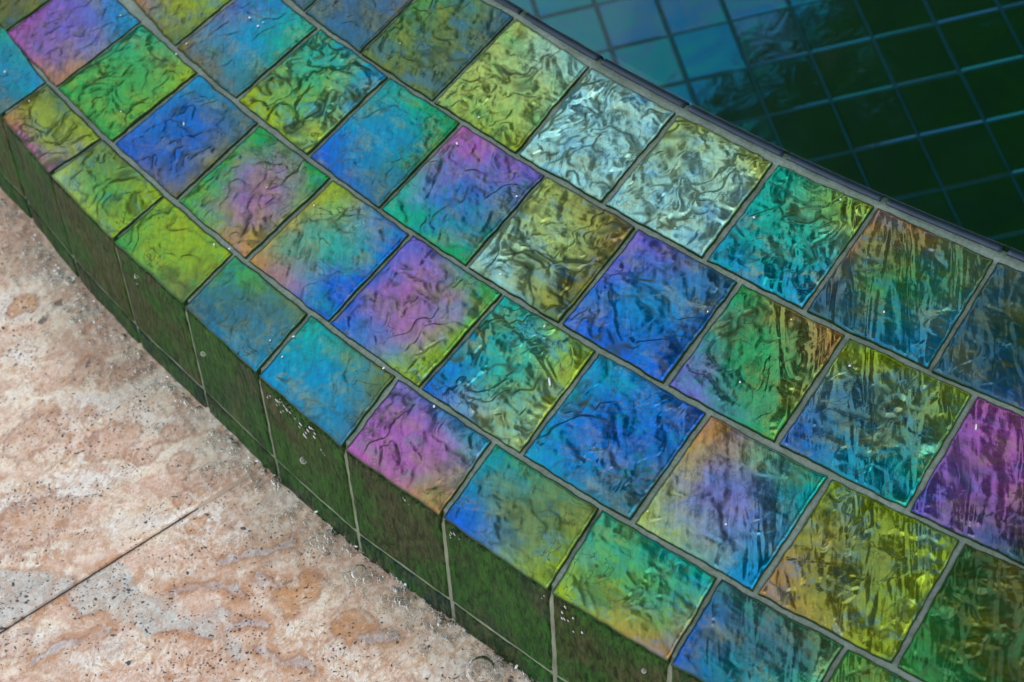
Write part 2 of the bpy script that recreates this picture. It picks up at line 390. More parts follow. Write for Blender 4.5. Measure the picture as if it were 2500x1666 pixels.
# ------------------------------------------------------------------ layout of the curved spa wall
C = np.array([26.5, 19.8])                # centre of the round spa
RL = [30.97, 30.29, 29.235, 28.21, 27.165]  # radii of the joint lines: outer edge ... inner edge
ROWS = [
 [([-3.2489, 11.459], [-2.7306, 11.5623]), ([-2.996, 10.5124], [-2.452, 10.5969]), ([-2.6587, 9.4788], [-2.1282, 9.6534]), ([-2.2866, 8.5014], [-1.762, 8.7316]), ([-1.9311, 7.5359], [-1.3283, 7.8367]), ([-1.5302, 6.5471], [-0.9238, 6.9014]), ([-1.059, 5.6331], [-0.4521, 6.0008]), ([-0.5762, 4.7091], [0.0231, 5.1037]), ([-0.0541, 3.842], [0.5099, 4.2099]), ([0.4528, 3.0314], [1.0085, 3.3587])],
 [([-2.9271, 12.4409], [-1.955, 12.66]), ([-2.6802, 11.4485], [-1.697, 11.7104]), ([-2.3866, 10.4948], [-1.429, 10.7804]), ([-2.0411, 9.5367], [-1.1071, 9.903]), ([-1.6668, 8.6148], [-0.716, 8.9713]), ([-1.2384, 7.6574], [-0.3403, 8.0623]), ([-0.7817, 6.721], [0.0953, 7.1266]), ([-0.3118, 5.8026], [0.5406, 6.2781]), ([0.1785, 4.9031], [1.044, 5.3886]), ([0.6996, 4.0139], [1.5517, 4.5044]), ([1.2281, 3.1086], [2.063, 3.6433])],
 [([-1.5157, 11.2063], [-0.56, 11.50]), ([-1.1951, 10.276], [-0.2526, 10.5935]), ([-0.8114, 9.3191], [0.1048, 9.6925]), ([-0.4628, 8.4519], [0.4506, 8.856]), ([-0.0537, 7.5291], [0.8366, 7.9633]), ([0.3885, 6.6497], [1.2848, 7.1096]), ([0.8606, 5.759], [1.7535, 6.2469]), ([1.3544, 4.9262], [2.2042, 5.4268]), ([1.8779, 4.028], [2.7162, 4.5514])],
 [([-0.3023, 10.8562], [0.60, 11.20]), ([-0.0075, 10.0996], [0.93, 10.50]), ([0.3466, 9.2175], [1.323, 9.6418]), ([0.7414, 8.3002], [1.6504, 8.7686]), ([1.1308, 7.4586], [2.0557, 7.9232]), ([1.5985, 6.5665], [2.4911, 7.0527]), ([2.0347, 5.777], [2.9348, 6.282]), ([2.5432, 4.8778], [3.4193, 5.4165])],
]
def ang(p): return math.atan2(p[1] - C[1], p[0] - C[0]) % (2 * math.pi)
def pol(r, th): return np.array([C[0] + r * math.cos(th), C[1] + r * math.sin(th)])
EXT = 5
# each joint line is one smooth curve shared by the rows on both sides of it
for k in (1, 2, 3):
    pts = [b for a, b in ROWS[k - 1]] + [a for a, b in ROWS[k]]
    tt = np.array([ang(p) for p in pts]); rr_ = np.array([math.hypot(p[0] - C[0], p[1] - C[1]) for p in pts])
    cf = np.polyfit(tt - 3.6, rr_, 2); lo_, hi_ = tt.min(), tt.max()
    fr_ = lambda p: pol(float(np.polyval(cf, min(max(ang(p), lo_), hi_) - 3.6)), ang(p))
    ROWS[k - 1] = [(a, fr_(b)) for a, b in ROWS[k - 1]]; ROWS[k] = [(fr_(a), b) for a, b in ROWS[k]]
    RL[k] = float(np.mean(rr_))
for k in range(4):
    R = ROWS[k]; rm = (RL[k] + RL[k + 1]) / 2
    a0 = (ang(R[0][0]) + ang(R[0][1])) / 2; a1 = (ang(R[-1][0]) + ang(R[-1][1])) / 2
    pre = [(pol(RL[k], a0 - i * 1.0 / rm), pol(RL[k + 1], a0 - i * 1.0 / rm)) for i in range(EXT, 0, -1)]
    post = [(pol(RL[k], a1 + i * 1.0 / rm), pol(RL[k + 1], a1 + i * 1.0 / rm)) for i in range(1, EXT + 1)]
    ROWS[k] = [(np.array(a), np.array(b)) for a, b in pre + list(R) + post]

PAL = {  # colours the coating shows; pale W holds the cloud it reflects
 'Y': (138, 170, 48), 'L': (160, 186, 105), 'G': (62, 160, 78), 'E': (5, 150, 75), 'T': (5, 165, 140), 'C': (5, 140, 185), 'B': (15, 95, 200), 'I': (50, 70, 205),
 'V': (105, 95, 190), 'P': (165, 88, 165), 'O': (175, 128, 85), 'K': (95, 120, 70), 'S': (60, 105, 125), 'W': (150, 205, 200),
 'D': (25, 70, 25), 'A': (120, 105, 65)}
# per tile: colours at its outer-left, inner-left, inner-right, outer-right corners and middle; relief 0..1; coating strength; what it looks like
TILES = {
 0: ['CTCS C .15 .9 teal blue', 'OKYP Y .6 .9 olive and pink, wrinkled', 'LKYY G .5 .9 grey-green', 'GYYK Y .35 .95 yellow-green', 'SGKC S .25 .9 muted grey-green and teal', 'CTKS C .2 1 teal blue', 'PVCO P .45 1 pink and violet', 'BTKY K .3 .95 blue turning olive yellow', 'YTTO G .5 .95 green with a salmon corner', 'BSKT S .3 .9 grey teal', 'LGKD K .8 .8 rough grey-green'],
 1: ['KKKK A .3 .7 brown olive', 'PVCO V .25 .95 pink turning blue', 'GTYG G .6 .95 yellow-green, wrinkled', 'BCSA B .4 .9 blue turning grey', 'GEEO P .45 1 rainbow pink, green and teal', 'OYBB T .4 1 rainbow yellow, teal and blue', 'BVGY P .5 1 violet, salmon and yellow-green', 'BTYL T .9 1 cyan and lime, deeply wrinkled', 'CCBS B .55 1 bright blue', 'LOTC V .35 1 ochre turning blue and teal', 'ONYY K .9 .85 rough olive gold', 'GDOD D .9 .6 dark green, rough'],
 2: ['OYYK Y .4 .9 olive yellow', 'ABTS C .3 1 blue with an ochre corner', 'YTCY G .95 1 lime and cyan, deeply wrinkled', 'BTES C .3 1 blue turning green', 'TPVE B .45 1 pink, blue and emerald', 'WLAK L .95 1 pale olive with deep folds', 'BVSB C .5 1 blue and violet', 'VEOE E .6 1 emerald green', 'BYYT S .7 .9 olive turning teal', 'VPPD P .55 .85 magenta with dark green streaks', 'KGDD D .8 .6 dark green streaked'],
 3: ['VBKS S .3 .85 slate violet, dim', 'SVAS S .3 .85 slate violet', 'KGSK K .5 .9 muted sage green', 'LLWY L .75 1 pale sage', 'WWWW W .95 1 pale silver blue', 'WLLW W .85 1 pale silver green', 'CTYC T .75 1 turquoise and lime', 'SOKC E .5 .8 mauve olive with dark streaks', 'SSDB D .6 .62 dark blue-green streaked', 'SDDD D .6 .6 dark green'],  # pale tiles: the bright cloud they reflect is put into the tint
}
PAL['N'] = PAL['Y']
def spec(s):
    a, mid, rel, f, *rest = s.split(' ')
    return [lin(PAL[c]) for c in a], lin(PAL[mid]), float(rel), float(f), ' '.join(rest)
FIRST = {0: EXT, 1: EXT, 2: EXT, 3: EXT}     # index of the first given joint
ENV = 1.0

def flow_at(x, y):
    # the film of running water is thick and rippled towards the right of the wall
    q = (x - 1.2) * 0.86 - (y - 5.6) * 0.51
    return sstep(-0.9, 1.7, q + 0.35 * fbm(x * 0.7, y * 0.7, 2, 5))

def relief(u, v, amt, seed):
    wx = u + 0.22 * fbm(u * 1.8, v * 1.8, 3, seed + 1); wy = v + 0.22 * fbm(u * 1.8, v * 1.8, 3, seed + 2)
    big = fbm(wx * 1.5, wy * 1.5, 3, seed + 3)
    # chipped terraces with steep little cliffs
    q = (fbm(wx * 1.9, wy * 1.9, 3, seed + 4) * 2.6 + 7.3); fl = np.floor(q); fr = q - fl
    ter = fl + sstep(0.40, 0.60, fr)
    mk = np.clip(fbm(u * 2.1, v * 2.1, 3, seed + 8) * 1.6 + 0.35, 0, 1) ** 1.5
    cliff = np.exp(-((fr - 0.5) / (0.03 + 0.16 * mk)) ** 2) * sstep(0.10, 0.5, mk)
    # folds that swell and pinch out
    n5 = fbm(wx * 1.9, wy * 1.9, 4, seed + 5); r1 = np.abs(n5)
    mk2 = np.clip(fbm(u * 1.7 + 4, v * 1.7, 3, seed + 6) * 1.8 + 0.25, 0, 1) ** 1.4
    cr = np.exp(-(r1 / (0.012 + 0.065 * mk2)) ** 2) * sstep(0.05, 0.35, mk2)
    n6 = np.abs(fbm(wx * 4.3, wy * 4.3, 3, seed + 15)); mk3 = np.clip(fbm(u * 3.1, v * 3.1 + 7, 2, seed + 16) * 2, 0, 1)
    cr2 = np.exp(-(n6 / (0.012 + 0.05 * mk3)) ** 2) * sstep(0.1, 0.5, mk3)
    # fine leathery wrinkles along one direction
    a = math.radians(28 + 40 * math.sin(seed)); ru = u * math.cos(a) + v * math.sin(a); rv = -u * math.sin(a) + v * math.cos(a)
    wr = fbm(ru * 5 + wx, rv * 14 + wy * 2, 4, seed + 7, 0.6)
    wr2 = fbm(u * 11, v * 11, 3, seed + 9, 0.6)
    h = amt * (0.034 * big + 0.018 * (ter - 7.3) + 0.085 * np.sqrt(n5 * n5 + 0.0006) - 0.020 * cr - 0.006 * cr2) + (0.0035 + 0.0055 * amt) * wr + 0.0014 * wr2
    h = h - np.percentile(h, 12); h = np.where(h < 0, h * 0.35, h)
    crease_shade = np.clip(amt * 0.9 * cliff + 0.8 * cr * (0.25 + amt) + 0.40 * cr2 * (0.1 + amt), 0, 1)  # shade of cliffs and folds, painted as a mask
    return h, crease_shade, wr

def tile_mesh(c4, up, spec_, seed, n, name, mat, parent, riser=False, label=None, thick=0.11, gap=0.020, g_out=None):
    """c4: outer-left, inner-left, inner-right, outer-right corners (3-D); up: unit normal."""
    A, B, D_, E_ = [np.asarray(c, float) for c in c4]
    cols, mid, rel, filmv, _ = spec_
    la = (np.linalg.norm(E_ - A) + np.linalg.norm(D_ - B)) / 2; lc = (np.linalg.norm(B - A) + np.linalg.norm(D_ - E_)) / 2
    s = np.linspace(0, 1, n); t = np.linspace(0, 1, max(8, int(n * lc / la)))
    # tighter spacing right at the edges so that the arris is round
    s = np.concatenate([[0, 0.012], s[1:-1] * 0.96 + 0.02, [0.988, 1]]); t = np.concatenate([[0, 0.012], t[1:-1] * 0.96 + 0.02, [0.988, 1]])
    Sg, Tg = np.meshgrid(s, t, indexing='ij'); nu, nv = Sg.shape
    g = gap + 0.004 * np.sin(seed)
    s2 = g / la + Sg * (1 - 2 * g / la); t2 = g / lc + Tg * (1 - 2 * g / lc)
    if g_out is not None: t2 = g_out / lc + Tg * (1 - (g_out + g) / lc)
    P = ((1 - s2) * (1 - t2))[..., None] * A + ((1 - s2) * t2)[..., None] * B + (s2 * t2)[..., None] * D_ + (s2 * (1 - t2))[..., None] * E_
    ex = (E_ - A) / np.linalg.norm(E_ - A); ey = (B - A) / np.linalg.norm(B - A)
    u = Sg * la; v = Tg * lc
    # slightly uneven, hand-nipped edges
    wob = 0.016
    es = sstep(0.25, 0.0, Sg) + sstep(0.75, 1.0, Sg); et = sstep(0.25, 0.0, Tg) + sstep(0.75, 1.0, Tg)
    P = P + (wob * fbm(u * 0 + 3.1 + Sg.round() * 9, v * 4.5, 3, seed + 20) * es)[..., None] * ex + (wob * fbm(u * 4.5, v * 0 + 5.3 + Tg.round() * 9, 3, seed + 21) * et)[..., None] * ey
    if riser:
        h = 0.012 * fbm(u * 3, v * 3, 3, seed) + 0.006 * fbm(u * 9, v * 9, 2, seed + 3); crease_shade = np.zeros_like(h); wr = h * 0
    else:
        rel_w = rel * (1 - 0.42 * flow_at(P[..., 0], P[..., 1]))      # the film of water evens the relief out
        h, crease_shade, wr = relief(u + seed * 3.3, v + seed * 1.7, rel_w, seed)
    e = np.minimum(np.minimum(u, la - u), np.minimum(v, lc - v))
    h = h * (0.35 + 0.65 * sstep(0.0, 0.12, e)) - 0.014 * (1 - sstep(0.0, 0.022, e)) ** 2
    P = P + h[..., None] * np.asarray(up)
    # colours of the coating
    ws = np.clip(Sg + 0.30 * fbm(u * 1.7, v * 1.7, 4, seed + 30) + 0.09 * fbm(u * 7, v * 7, 3, seed + 31), 0, 1)
    wt_ = np.clip(Tg + 0.30 * fbm(u * 1.7 + 9, v * 1.7, 4, seed + 32) + 0.09 * fbm(u * 7, v * 7 + 4, 3, seed + 33), 0, 1)
    ws = sstep(0, 1, ws) * 0.6 + ws * 0.4; wt_ = sstep(0, 1, wt_) * 0.6 + wt_ * 0.4
    c = ((1 - ws) * (1 - wt_))[..., None] * cols[0] + ((1 - ws) * wt_)[..., None] * cols[1] + (ws * wt_)[..., None] * cols[2] + (ws * (1 - wt_))[..., None] * cols[3]
    ws = ws + 0.5 * h; mw = np.clip(16 * ws * (1 - ws) * wt_ * (1 - wt_), 0, 1) ** 0.8 * 0.75
    c = c * (1 - mw[..., None]) + mid * mw[..., None]
    # interference colours drift with the thickness of the glass: small local hue shifts
    d = fbm(u * 4 + wr, v * 4, 4, seed + 40, 0.6) * (0.55 + 0.5 * rel) * (0.0 if riser else 1.0)
    warm = lin((175, 170, 55)); cool = lin((20, 120, 190)) if seed % 3 else lin((30, 160, 100))
    c = np.where(d[..., None] > 0, c * (1 - np.clip(d, 0, .6))[..., None] + warm * np.clip(d, 0, .6)[..., None] * 0.8, c * (1 - np.clip(-d, 0, .6))[..., None] + cool * np.clip(-d, 0, .6)[..., None])
    if not riser:
        lum = c.mean(-1, keepdims=True); c = np.clip(lum + (c - lum) * 1.06, 0.002, 1)
    film = np.clip(filmv * (1 - 0.95 * crease_shade), 0.0, 1) * sstep(0.003, 0.014, e)  # film cut in creases to paint their shade; edges left bare
    nm = nu * nv
    V = P.reshape(-1, 3)
    F = grid_faces(nu, nv)
    idx = np.arange(nm).reshape(nu, nv)
    ring = np.concatenate([idx[:, 0], idx[-1, 1:], idx[-2::-1, -1], idx[0, -2:0:-1]])
    low = V[ring] - np.asarray(up) * thick
    base = np.arange(len(ring)) + nm
    V = np.concatenate([V, low]); nr = np.roll(ring, -1); nb = np.roll(base, -1)
    side = np.stack([ring, base, nb, nr], 1)
    F = np.concatenate([F, side])
    if np.dot(np.cross(P[1, 0] - P[0, 0], P[0, 1] - P[0, 0]), up) < 0: F = F[:, ::-1].copy()
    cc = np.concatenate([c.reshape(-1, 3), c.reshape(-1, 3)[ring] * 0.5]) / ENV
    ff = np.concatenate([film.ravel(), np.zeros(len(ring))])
    fl = flow_at(V[:, 0], V[:, 1])
    att = {'tint': cc, 'film': ff, 'flow': fl}
    if riser: att = {'tint': cc}
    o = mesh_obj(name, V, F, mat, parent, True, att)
    if label: o['label'] = label
    return o

# ------------------------------------------------------------------ the wall
wall = empty('spa_wall', (0.5, 6.0, -1.3))
tag(wall, 'curved spa wall clad in iridescent glass tiles, wet with overflowing water', 'wall')
UP = np.array([0, 0, 1.0])
extra = ['GTYG G .5 .95 ', 'BCSA B .4 .9 ', 'BVGY P .5 1 ', 'CCBS B .5 1 ', 'OYYK Y .4 .9 ', 'CTKS C .3 1 ']
for k in range(4):
    R = ROWS[k]; T = TILES[k]; f0 = FIRST[k] - 1
    # the tile lists start one tile before the first given joint
    for i in range(len(R) - 1):
        q = i - f0
        if 0 <= q < len(T): sp = spec(T[q]); lab = sp[4] + ' glass tile'; n = 96
        else: sp = spec(random.choice(extra if i < f0 else ['GDOD D .8 .6 ', 'KGDD D .8 .6 '])); lab = None; n = 16
        (a, b), (c, d) = R[i], R[i + 1]
        z = [rng.normal(0, 0.004) for _ in range(4)]
        tile_mesh([(*a, z[0]), (*b, z[1]), (*d, z[2]), (*c, z[3])], UP, sp, 11 + k * 40 + i, n, 'tile', M_FILM, wall, label=lab, g_out=0.0 if k == 0 else None)

# riser: tiles under the outer edge, leaning out towards the bottom
BAT = 0.335
RIS_COL = [(0.032, 0.050, 0.016), (0.016, 0.050, 0.018), (0.036, 0.060, 0.010), (0.008, 0.058, 0.012), (0.034, 0.060, 0.008), (0.030, 0.056, 0.010), (0.005, 0.056, 0.012), (0.036, 0.058, 0.010)]
R0 = ROWS[0]
for i in range(len(R0) - 1):
    a, c = R0[i][0], R0[i + 1][0]
    na = (a - C) / np.linalg.norm(a - C); nc = (c - C) / np.linalg.norm(c - C)
    def pt(p, nn, z): return np.array([p[0] + nn[0] * BAT * -z, p[1] + nn[1] * BAT * -z, z])
    nm_ = (na + nc) / 2; up = np.array([nm_[0], nm_[1], BAT]); up /= np.linalg.norm(up)
    for rr, (z0, z1) in enumerate(((-0.045, -1.045), (-1.045, -2.05))):
        A = pt(c, nc, z0) - up * 0.0; B = pt(c, nc, z1); D_ = pt(a, na, z1); E_ = pt(a, na, z0)
        q = i - FIRST[0]
        ct = np.array(RIS_COL[(q + 3) % 8]) if rr == 0 else np.array([(0.010, 0.042, 0.018), (0.003, 0.036, 0.028), (0.012, 0.042, 0.012)][i % 3])
        vis = -2 <= q <= 11
        sp = ([ct * 0.9, ct * 1.2, ct * 1.0, ct * 0.8], ct * 1.05, 0.2, 1.0, '')
        tile_mesh([B, A, E_, D_] if False else [A, B, D_, E_], up, sp, 400 + i * 3 + rr, 30 if vis else 8, 'tile', M_RISER, wall, riser=True, thick=0.09,
                  gap=0.022, g_out=0.0 if rr == 0 else None, label='dark green wet riser tile' if vis and rr == 0 else None)

# grout bed: top strip, riser face
def ring_strip(r_list, z_list, th0, th1, n):
    th = np.linspace(th0, th1, n); V = []
    for r, z in zip(r_list, z_list):
        V.append(np.stack([C[0] + r * np.cos(th), C[1] + r * np.sin(th), np.full(n, z)], 1))
    V = np.stack(V, 1).reshape(-1, 3); return V, grid_faces(n, len(r_list)), th
th0, th1 = 3.02, 4.10
_ja = np.array([ang(a) for a, b in ROWS[0]]); _jr = np.array([np.hypot(*(a - C)) for a, b in ROWS[0]]) - 30.955
_jb = np.array([ang(b) for a, b in ROWS[3]]); _jq = np.array([np.hypot(*(b - C)) for a, b in ROWS[3]]) - RL[4]
def edge_off(t_): return np.interp(t_, _ja, _jr) - 0.030
def in_off(t_): return np.interp(t_, _jb, _jq)
n = 1400
rr = np.concatenate([np.linspace(30.955, 27.135, 150), [27.118, 27.05, 27.045]])
zz = np.concatenate([np.full(150, -0.034), [-0.048, -0.054, -4.0]])
zz[0] = -0.09; zz[1] = -0.03
V, F, th = ring_strip(rr, zz, th0, th1, n)
x, y = V[:, 0], V[:, 1]
V[:, 2] += np.where(V[:, 2] > -0.07, 0.011 * fbm(x * 4, y * 4, 3, 3) + 0.004 * fbm(x * 16, y * 16, 2, 4), 0)
edge_o = edge_off(th); edge_i = in_off(th)
edge_n = 0.016 * fbm(th * 60, th * 0, 3, 9)
wr_ = np.concatenate([np.linspace(0, 1, 150), [1, 1, 1]])[None, :]
Vr = V.reshape(n, -1, 3); dirs = np.stack([np.cos(th), np.sin(th)], 1)
Vr[:, :, :2] += (edge_o[:, None] * (1 - wr_) + edge_i[:, None] * wr_)[..., None] * dirs[:, None, :]
Vr[:, -4:, :2] -= (edge_n[:, None, None]) * dirs[:, None, :]
mesh_obj('grout', V, F, M_GROUT, wall)
rr = [30.945 + 0.0] + [30.945 + BAT * z for z in np.linspace(0.05, 2.4, 60)]
zz = [-0.06] + list(-np.linspace(0.05, 2.4, 60))
rr = [r + 0.020 for r in rr]; rr[0] -= 0.06; rr[1] -= 0.05; rr[2] -= 0.02; zz[0] = -0.04
V, F, th = ring_strip(rr, zz, th0, th1, 700)
V = V.reshape(700, -1, 3); V[:, :, :2] += (edge_off(th)[:, None] * np.stack([np.cos(th), np.sin(th)], 1))[:, None, :]; V = V.reshape(-1, 3)
mesh_obj('grout', V, F[:, ::-1].copy(), M_GROUT_D, wall)
# solid core so the wall is a body, all the way round the spa
V, F, th = ring_strip([30.80, 31.55, 27.2, 27.2], [-0.12, -2.5, -8.5, -0.12], 0, 2 * math.pi, 181)
V2, F2, _ = ring_strip([27.2, 30.80], [-0.12, -0.12], 0, 2 * math.pi, 181)
mesh_obj('core', np.concatenate([V, V2]), np.concatenate([F, F2 + len(V)]), M_DARKGLASS, wall, smooth=False)

# inner face: a row of tiles standing on edge below the waterline, their navy top edges show
r_in = 27.112
a_list = [ang(b) for a, b in ROWS[3]]
for i in range(len(a_list) - 1):
    t0 = a_list[i] + 0.0012; t1 = a_list[i + 1] - 0.0006
    m_ = 24; tt = np.linspace(t0, t1, m_); prof = [(0.0, -0.8), (0.0, -0.045), (0.008, -0.033), (0.066, -0.045), (0.078, -0.06), (0.078, -0.8)]
    V = []
    for j, q in enumerate(tt):
        wv = 0.010 * float(fbm(np.array([q * 90]), np.array([0.3]), 2, 60 + i)[0])
        for dr, z in prof: V.append((C[0] + (r_in - dr - wv * (dr > 0.05)) * math.cos(q), C[1] + (r_in - dr - wv * (dr > .05)) * math.sin(q), z))
    npf = len(prof); F = [tuple(x_) for x_ in grid_faces(m_, npf)[:, ::-1]]
    F += [tuple(range(npf)), tuple(reversed(range((m_ - 1) * npf, m_ * npf)))]
    mesh_obj('edge_tile', V, F, M_EDGE, wall)

# ------------------------------------------------------------------ pool floor (bench level) with its own tiles
pf = empty('pool_floor', (6, 12, -7)); tag(pf, 'submerged tiled bench of the spa seen through the water', kind='structure')
V = [(-2, -6, -7.012), (54, -6, -7.012), (54, 46, -7.012), (-2, 46, -7.012)]
mesh_obj('grout', V, [(0, 1, 2, 3)], M_POOLGROUT, pf, smooth=False)
e1 = np.array([0.9503, -0.3113]); e2 = np.array([-0.1786, -0.9839]); p1, p2 = 0.835, 0.860
src = None
I0 = np.array([6.10, 12.70])
for i in range(-7, 9):
    for j in range(-10, 8):
        o2 = I0 + e1 * p1 * i + e2 * p2 * j
        if src is None:
            gx, gy, b_ = 0.015, 0.015, 0.02
            pr = [(gx, gy), (p1 - gx, gy), (p1 - gx, p2 - gy), (gx, p2 - gy)]
            ctr = np.array([p1 / 2, p2 / 2]); Vt = []
            for k_, (sc_, z) in enumerate(((1, -0.06), (1, -0.015), (0.955, 0.0))):
                for q in pr:
                    w = ctr + (np.array(q) - ctr) * sc_; Vt.append((*(e1 * w[0] + e2 * w[1]), z))
            Ft = [(0, 1, 5, 4), (1, 2, 6, 5), (2, 3, 7, 6), (3, 0, 4, 7), (4, 5, 9, 8), (5, 6, 10, 9), (6, 7, 11, 10), (7, 4, 8, 11), (8, 9, 10, 11)]
            Ft = [tuple(reversed(f)) for f in Ft]
            src = mesh_obj('tile', Vt, Ft, M_FLOOR, pf, smooth=False, origin=(0, 0, 0)); o = src
        else:
            o = src.copy(); COL.objects.link(o); o.parent = pf
        o.location = Vector((o2[0] * S, o2[1] * S, -7 * S)) - pf.location
        o.rotation_euler = (rng.normal(0, 0.006), rng.normal(0, 0.006), 0)

# ------------------------------------------------------------------ pool water
def patch_water():
    th = np.linspace(3.05, 4.08, 420); rad = 27.10 - np.concatenate([np.linspace(0, 0.5, 40), np.linspace(0.55, 9, 150), np.linspace(9.5, 27, 20)])
    T_, R_ = np.meshgrid(th, rad, indexing='ij')
    dist = 27.10 - R_
    z = -0.020 + 0.030 * np.exp(-(dist / 0.035)) 
    X_ = C[0] + R_ * np.cos(T_); Y_ = C[1] + R_ * np.sin(T_)
    z += (0.006 * fbm(X_ * 0.8, Y_ * 0.8, 2, 72) + 0.0008 * fbm(X_ * 2.6 + Y_ * 1.5, Y_ * 5.0 - X_ * 3, 2, 73)) * sstep(0.2, 0.9, dist)
    V = np.stack([C[0] + R_ * np.cos(T_), C[1] + R_ * np.sin(T_), z], -1).reshape(-1, 3)
    return V, grid_faces(len(th), len(rad))
V, F = patch_water()
w = mesh_obj('pool_water', V, F, M_POOL); tag(w, 'clear still spa water, blue on the left and dark green on the right', kind='structure')

# ------------------------------------------------------------------ travertine paving
ZD = -1.304
ST = {  # stains and zones of the stone, each where it lies on the slab
 'grey': [[(-3.8949, 7.3855), (-3.8203, 7.2788), (-3.81, 7.1115), (-3.7664, 7.0074), (-3.651, 6.8962), (-3.5027, 6.8464), (-3.4818, 6.7245), (-3.3652, 6.5359), (-3.1772, 6.5265), (-3.0991, 6.4528), (-3.0232, 6.2881), (-3.1391, 6.2898), (-3.1578, 6.1479), (-3.0044, 6.0051), (-3.1362, 5.9562), (-3.2778, 6.092), (-3.2721, 6.2399), (-3.4325, 6.4183), (-3.6789, 6.5671), (-3.8294, 6.5561), (-3.916, 6.7579), (-4.1449, 6.9925), (-4.3473, 7.0712), (-4.4003, 7.2596), (-4.4206, 7.3512)],
          [(-5.3, 8.0), (-4.9189, 7.85), (-4.5737, 7.6313), (-4.2802, 7.4197), (-4.4, 7.33), (-5.3, 7.25)]],
 'vein': [[(-3.0155, 6.8798), (-2.7751, 6.8422), (-2.4412, 6.7359)], [(-2.799, 6.6006), (-2.6909, 6.4467), (-2.5226, 6.3851), (-2.3529, 6.3695)], [(-3.0044, 6.0051), (-2.925, 5.9026), (-2.8671, 5.7826), (-2.7265, 5.7369), (-2.6462, 5.6058)],
          [(-3.1391, 6.2898), (-3.0232, 6.2881), (-2.8608, 6.1693)], [(-3.5027, 6.8464), (-3.2499, 6.7547), (-3.0247, 6.6306), (-2.9522, 6.4967)], [(-4.8399, 6.8529), (-4.7011, 6.8712), (-4.5194, 6.8821), (-4.3232, 6.8384), (-4.1198, 6.8218)],
          [(-2.3, 5.9), (-2.1, 5.6), (-1.9, 5.55)], [(-2.6, 5.3), (-2.3, 5.15), (-2.2, 4.9)]],
 'spot': [('t', -3.2817, 9.1435, .13), ('t', -3.5906, 9.3672, .13), ('t', -3.0171, 8.2897, .14), ('t', -3.3272, 8.1998, .11), ('t', -3.0815, 7.9873, .10), ('t', -3.1486, 7.6308, .08), ('o', -3.1182, 7.3454, .08), ('t', -4.9386, 7.0767, .13),
          ('g', -4.14, 6.6006, .09), ('t', -4.2755, 6.7971, .12), ('t', -4.2489, 8.9756, .26), ('t', -3.3985, 9.7528, .12), ('k', -3.6663, 10.2562, .042), ('k', -3.8588, 10.1342, .047), ('k', -3.5744, 9.4242, .026),
          ('w', -4.1221, 9.9591, .12), ('w', -3.7503, 7.669, .17), ('t', -4.5216, 8.1214, .31), ('p', -3.3395, 6.6153, .157), ('t', -2.95, 7.75, .12), ('o', -2.5, 6.3, .2), ('o', -2.2, 5.8, .16), ('t', -3.6, 8.5, .2), ('o', -4.0, 10.4, .14)],
}
def seg_dist(x, y, poly, closed):
    d = np.full(x.shape, 1e9); P = list(poly) + ([poly[0]] if closed else [])
    for (ax, ay), (bx, by) in zip(P[:-1], P[1:]):
        vx, vy = bx - ax, by - ay; t = np.clip(((x - ax) * vx + (y - ay) * vy) / (vx * vx + vy * vy + 1e-12), 0, 1)
        d = np.minimum(d, np.hypot(x - ax - t * vx, y - ay - t * vy))
    return d
def inside(x, y, poly):
    c = np.zeros(x.shape, bool); n_ = len(poly)
    for i in range(n_):
        x1, y1 = poly[i]; x2, y2 = poly[(i + 1) % n_]
        k = ((y1 > y) != (y2 > y)) & (x < (x2 - x1) * (y - y1) / (y2 - y1 + 1e-12) + x1); c ^= k
    return c
